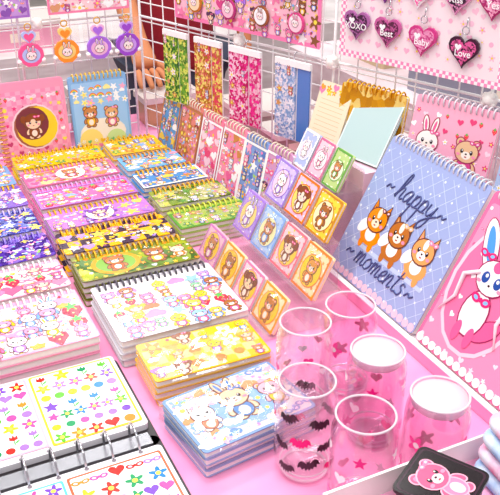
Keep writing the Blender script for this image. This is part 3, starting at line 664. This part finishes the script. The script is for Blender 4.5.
def glass(x,y,g,kind,lid=False,h=.132,rot=0):
    mb=MB(); R=.0372
    mb.lathe([(0,0),(.026,0),(.031,.003),(.0345,.011),(R,.02),(R,h-.03),(.0362,h-.018),(.0335,h-.008),(.0338,h)],g)
    mb.lathe([(.0318,h),(.0315,h-.008),(.0342,h-.019),(.0352,h-.03),(.0352,.02),(.031,.012),(0,.010)],g)
    mb.ring((0,0,h),.0328,'z',.0014,RIM,40,6); mb.ring((0,0,.003),.028,'z',.0018,RIM,36,6); mb.ring((0,0,.012),.030,'z',.0012,RIM,36,6)
    if lid: mb.lathe([(0,h-.002),(.0315,h-.002),(.0312,h-.012),(0,h-.012)],FROST)
    rr=R+.0004; base=math.atan2(-y,-x)+rot
    H=heart(0,0,1); C=ell(0,0,1)
    BK='#2e0c20'
    if kind=='bat':
        for i,(da,z,s,m,ro) in enumerate(((-.55,.100,.013,BK,.2),(.45,.094,.014,BK,-.2),(-.15,.068,.0135,'#e8317f',0),(.72,.060,.013,BK,.25),(-.85,.058,.012,BK,-.3),(.15,.036,.014,BK,.15),(-.6,.026,.012,BK,0),(.95,.028,.011,'#e8317f',0),(-1.5,.09,.012,'#e8317f',0),(2.3,.07,.013,BK,0),(3.2,.095,.013,BK,.2),(3.5,.045,.013,'#e8317f',0),(-1.5,.035,.013,BK,0))):
            wrap(mb,BAT,base+da,z,s,rr,m,.0007,ro)
    elif kind=='heart':
        k=0
        for z in (.03,.062,.094):
            for j in range(5):
                wrap(mb,H if (j+k)%2 else star(0,0,1),base+j*2*pi/5+k*.6,z,.0085,rr,['#ea3f8c','#ff8cc4','#ffffff'][(j+k)%3]); 
            k+=1
    elif kind=='flower':
        for k,z in enumerate((.035,.08)):
            for j in range(4):
                a=base+j*2*pi/4+k*.75+.3
                wrap(mb,flower(0,0,1),a,z,.013,rr,['#ff7fb8','#ff5fa5'][k%2]); wrap(mb,C,a,z,.004,rr+.0003,'#fff0f6')
    else:
        for k in range(12):
            wrap(mb,heart(0,0,1),base+k*1.9,.03+.0065*k,.007,rr,'#ffffff' if k%2 else '#f0559a')
    mb.finish('drinking_glass',Matrix.Translation((x,y,TZ+.001)))
glass(.380,.640,GLASS2,'bat')
glass(.408,.560,GLASS,'heart')
glass(.4866,.655,GLASS,'heart',True)
glass(.502,.553,GLASS,'flower',True)
glass(.512,.758,GLASS,'flower')
glass(.4375,.748,GLASS2,'spark')
# ------------------------------------------------------------ tray with coaster and pouches
mb=MB(); W=mat('#f8f3f1')
x0,x1,y0,y1,h,t=.325,.66,.33,.508,.10,.003
mb.box(x0,x1,y0,y1,.001,.004,W)
mb.box(x0,x1,y0,y0+t,.004,h,W); mb.box(x0,x1,y1-t,y1,.004,h,W); mb.box(x0,x0+t,y0+t,y1-t,.004,h,W); mb.box(x1-t,x1,y0+t,y1-t,.004,h,W)
mb.box(x0+t,x1-t,y0+t,y1-t,.004,.07,mat('#f7b3d0'))
mb.finish('cardboard_tray',flat(0,0))
def pouch(x,y,z,w,d,h,c,rot):
    mb=MB(); k=9; vs=[];fs=[]
    for i in range(k):
        q=-1+2*i/(k-1); sc1=1-.09*(abs(q)**2.5)
        for a,b in rrect(-w/2*sc1,w/2*sc1,-d/2*sc1,d/2*sc1,.016,6): vs.append((a,b,h/2*(1+q)))
    m=len(vs)//k
    for i in range(k-1):
        for j in range(m): fs.append((i*m+j,i*m+(j+1)%m,(i+1)*m+(j+1)%m,(i+1)*m+j))
    fs+=[tuple(range(m-1,-1,-1)),tuple(range((k-1)*m,k*m))]
    mb.add(vs,fs,pat('noise',c,'#eaf1fb',40,.8),True)
    mb.ring((w*.3,d/2*.93,h*.5),.004,'x',.001,STEEL)
    mb.finish('soft_pouch',flat(x,y,z,rot))
pouch(.568,.430,.0705,.14,.12,.019,'#7aaae2',-3)
pouch(.569,.430,.090,.138,.12,.018,'#ee7fae',-5)
pouch(.570,.430,.1085,.136,.118,.018,'#8fbae8',-7)
pouch(.573,.430,.127,.134,.116,.018,'#f09cc0',-9)
mb=MB(); s=.076
mb.prism(rrect(-s/2,s/2,0,s,.008),0,.004,mat('#1d1418')); mb.poly(rrect(-s/2+.003,s/2-.003,.003,s-.003,.006),.004+DZ,'#3a2230'); mb.poly(rrect(-s/2+.005,s/2-.005,.005,s-.005,.006),.004+2*DZ,'#1d1418')
critter(mb,0,s*.62,.018,.004+4*DZ,'#f06a8c','bear','#ff8fb0','#ffb3c6',belly='#ffd3dc')
mb.finish('bear_coaster',flat(.449,.422,.1150,30))
mb=MB(); mb.prism(rrect(-.034,.034,0,.068,.004),0,.044,mat('#2a1c22')); mb.finish('coaster_stack',flat(.447,.4255,.0705,30))
# ------------------------------------------------------------ ring binder with stickers
mb=MB()
bx0,bx1=-.03,.229
mb.prism(rrect(bx0-.008,bx1+.008,.60,.772,.012),.001,.004,mat('#241d22',.4)); mb.prism(rrect(bx0-.008,bx1+.008,.752,.955,.012),.001,.004,mat('#241d22',.4))
mb.prism(rrect(bx0,bx1+.002,.785,.950,.006),.004,.013,mat('#f1edf2',.4)); mb.prism(rrect(bx0,bx1+.002,.603,.742,.006),.004,.013,mat('#f1edf2',.4))
mb.box(bx0,bx1-.004,.752,.774,.004,.009,STEEL)
for i in range(7):
    xx=bx0+.03+i*.034; mb.ring((xx,.763,.012),.022,'x',.0016,STEEL,22,6)
    mb.poly(ell(xx,.789,.003),.013+DZ,'#8a8088'); mb.poly(ell(xx,.738,.003),.013+DZ,'#8a8088')
def sheet(x0,x1,y0,y1,bc,seed,rows):
    mb.prism(rrect(x0,x1,y0,y1,.003),.0135,.0142,mat(bc)); mb.poly(rrect(x0+.003,x1-.003,y0+.003,y1-.003,.003),.0142+DZ,'#fdfcf8')
    rnd=random.Random(seed); n=len(rows); cols=['#e8362c','#f58a13','#ffc81e','#5fb131','#1f935b','#2f7fd0','#7a4bc6','#ef5aa0','#a57ad8']
    for j,(kd,sz) in enumerate(rows):
        y=y1-.013-(y1-y0-.024)*j/(n-1); k=int((x1-x0-.008)/(sz*2.0))
        for i in range(k):
            motif(mb,kd if rnd.random()>.2 else rnd.choice(['heart','dot','flower','star']),x0+.004+sz+(x1-x0-.008-2*sz)*i/(k-1),y,sz*1.08,rnd.choice(cols),.0142+(2+.3*((i+j)%2))*DZ,rnd)
sheet(-.02,.105,.796,.945,'#f6b8cf',1,[('flower',.010),('heart',.009),('tulip',.011),('dot',.009),('flower',.010),('tulip',.010),('dot',.008)])
sheet(.109,.226,.794,.946,'#f7c948',2,[('tulip',.011),('flower',.010),('dot',.009),('tulip',.011),('flower',.009),('dot',.008),('flower',.010)])
sheet(-.02,.105,.612,.731,'#6fc3e0',3,[('flower',.010),('dot',.009),('flower',.010),('heart',.009),('flower',.010)])
sheet(.109,.226,.610,.731,'#ef6a4c',4,[('bow',.010),('flower',.011),('heart',.009),('flower',.010),('star',.009)])
mb.finish('sticker_binder',flat(0,0))
# ------------------------------------------------------------ person behind the grid
P=bpy.data.objects.new('standing_person',None); sc.collection.objects.link(P)
def skin(name,verts,edges,m,roots=(0,),sub=2):
    me=bpy.data.meshes.new(name); me.from_pydata([v[0] for v in verts],edges,[]); o=bpy.data.objects.new(name,me); sc.collection.objects.link(o)
    me.materials.append(mat(m,.7) if isinstance(m,str) else m); o.parent=P
    o.modifiers.new('skin','SKIN')
    for i,v in enumerate(verts):
        r=v[1]; me.skin_vertices[0].data[i].radius=(r,r) if not isinstance(r,tuple) else r
        me.skin_vertices[0].data[i].use_root=(i in roots)
    s=o.modifiers.new('sub','SUBSURF'); s.levels=sub; s.render_levels=sub
    o.modifiers['skin'].use_smooth_shade=True
    return o
X,Y=.86,2.36
v=[((X,Y,.78),.15),((X,Y,.92),.14),((X,Y,1.08),.125),((X,Y,1.25),.14),((X,Y,1.36),.11),((X,Y,1.43),.055),
   ((X-.17,Y,1.36),.06),((X-.185,Y-.03,1.16),.045),((X-.185,Y-.13,1.06),.038),
   ((X+.17,Y,1.36),.06),((X+.22,Y+.03,1.10),.045),((X+.22,Y-.05,.88),.036)]
e=[(0,1),(1,2),(2,3),(3,4),(4,5),(4,6),(6,7),(7,8),(4,9),(9,10),(10,11)]
skin('jacket',v,e,'#8a1c28',(1,))
v=[((X,Y,.83),.12),((X-.09,Y,.76),.09),((X-.1,Y,.48),.065),((X-.1,Y+.02,.1),.045),((X+.09,Y,.76),.09),((X+.1,Y,.48),.065),((X+.1,Y+.02,.1),.045)]
skin('trousers',v,[(0,1),(1,2),(2,3),(0,4),(4,5),(5,6)],'#3a3f52')
for q in (-1,1): skin('shoe_%d'%(q+2),[((X+q*.1,Y+.04,.05),.045),((X+q*.1,Y-.06,.045),.045),((X+q*.1,Y-.14,.035),.035)],[(0,1),(1,2)],'#f0ecec')
SK='#c98560'
HX=.664
v=[((X-.185,Y-.12,1.065),.034),((HX+.004,2.17,.985),.033),((HX+.002,2.09,.925),.027),((HX,2.05,.893),(.036,.024)),((HX,2.02,.868),(.040,.019))]
e=[(0,1),(1,2),(2,3),(3,4)]; roots=[0]
for i,dx in enumerate((-.033,-.011,.011,.032)):
    L=(.9,1.08,1.0,.8)[i]; b=len(v)
    v+=[((HX+dx*.8,2.018,.866),.010),((HX+dx,2.018-.03*L,.860),.0095),((HX+dx*1.1,2.018-.052*L,.848),.0085),((HX+dx*1.1,2.018-.066*L,.836),.0075)]
    e+=[(b,b+1),(b+1,b+2),(b+2,b+3)]; roots.append(b)
b=len(v); v+=[((HX+.024,2.045,.882),.011),((HX+.052,2.025,.865),.010),((HX+.058,2.0,.850),.0085)]; e+=[(b,b+1),(b+1,b+2)]; roots.append(b)
skin('forearm_and_hand',v,e,SK,tuple(roots))
v=[((X+.22,Y-.05,.90),.026),((X+.22,Y-.07,.84),.022),((X+.22,Y-.08,.79),(.016,.032))]; e=[(0,1),(1,2)]; roots=[0]
for i,dy in enumerate((-.028,-.009,.009,.026)):
    b=len(v); v+=[((X+.22,Y-.08+dy,.78),.009),((X+.215,Y-.082+dy,.745),.0085),((X+.205,Y-.085+dy,.715),.007)]; e+=[(b,b+1),(b+1,b+2)]; roots.append(b)
b=len(v); v+=[((X+.21,Y-.105,.81),.010),((X+.2,Y-.125,.785),.009),((X+.195,Y-.13,.765),.008)]; e+=[(b,b+1),(b+1,b+2)]; roots.append(b)
skin('relaxed_hand',v,e,SK,tuple(roots))
mb=MB(); hz=1.56
mb.ball((X,Y-.01,hz),.105,mat(SK,.6),(.74,.88,1.08),24,16); mb.tube([(X,Y,1.40),(X,Y,1.50)],.05,mat(SK,.6),14)
mb.ball((X,Y-.105,hz-.01),.016,mat(SK,.6),(.7,1,1.3))
for q in (-1,1):
    mb.ball((X+q*.033,Y-.089,hz+.012),.011,mat('#ffffff'),(1.2,.6,.7)); mb.ball((X+q*.033,Y-.095,hz+.012),.0055,mat('#2b1d18')); mb.ball((X+q*.078,Y,hz-.005),.02,mat(SK,.6),(.4,.8,1.3))
    mb.box(X+q*.033-.015,X+q*.033+.015,Y-.098,Y-.092,hz+.03,hz+.034,'#2a1a14')
mb.ball((X,Y-.087,hz-.05),.018,mat('#b5565a'),(1.2,.5,.35))
mb.ball((X,Y+.018,hz+.03),.112,mat('#2a1a14',.5),(.8,.9,1.0),24,16)
mb.ball((X,Y+.06,hz-.06),.09,mat('#2a1a14',.5),(.85,.5,1.5),20,12)
mb.finish('head',parent=P)
# ------------------------------------------------------------ lights
w=bpy.data.worlds.new('hall_light'); sc.world=w; w.use_nodes=True
w.node_tree.nodes['Background'].inputs[0].default_value=(1,.985,.98,1); w.node_tree.nodes['Background'].inputs[1].default_value=.46
def area(name,loc,size,e,rot=(0,0,0),col=(1,1,1)):
    l=bpy.data.lights.new(name,'AREA'); l.shape='RECTANGLE'; l.size=size[0]; l.size_y=size[1]; l.energy=e; l.color=col
    o=bpy.data.objects.new(name,l); o.location=loc; o.rotation_euler=rot; sc.collection.objects.link(o)
area('highlight_light',(-.3,1.2,3.3),(2.2,.4),56,(0,math.radians(-8),0),(1,.985,.96))
area('highlight_light',(.9,2.6,3.3),(2.2,.4),40,(0,0,0),(1,.98,.97))
area('highlight_light',(.2,-.3,3.2),(2.0,.4),36,(math.radians(15),0,0))
area('highlight_light',(1.5,4.6,3.3),(1.6,.3),24,(math.radians(-35),0,0),(1,.98,.96))  # added light, no real fixture: puts glossy streaks on the covers
area('highlight_light',(.3,5.6,3.3),(1.6,.3),20,(math.radians(-35),0,0),(1,.98,.96))  # second added light farther back, for specular highlights on covers and glass
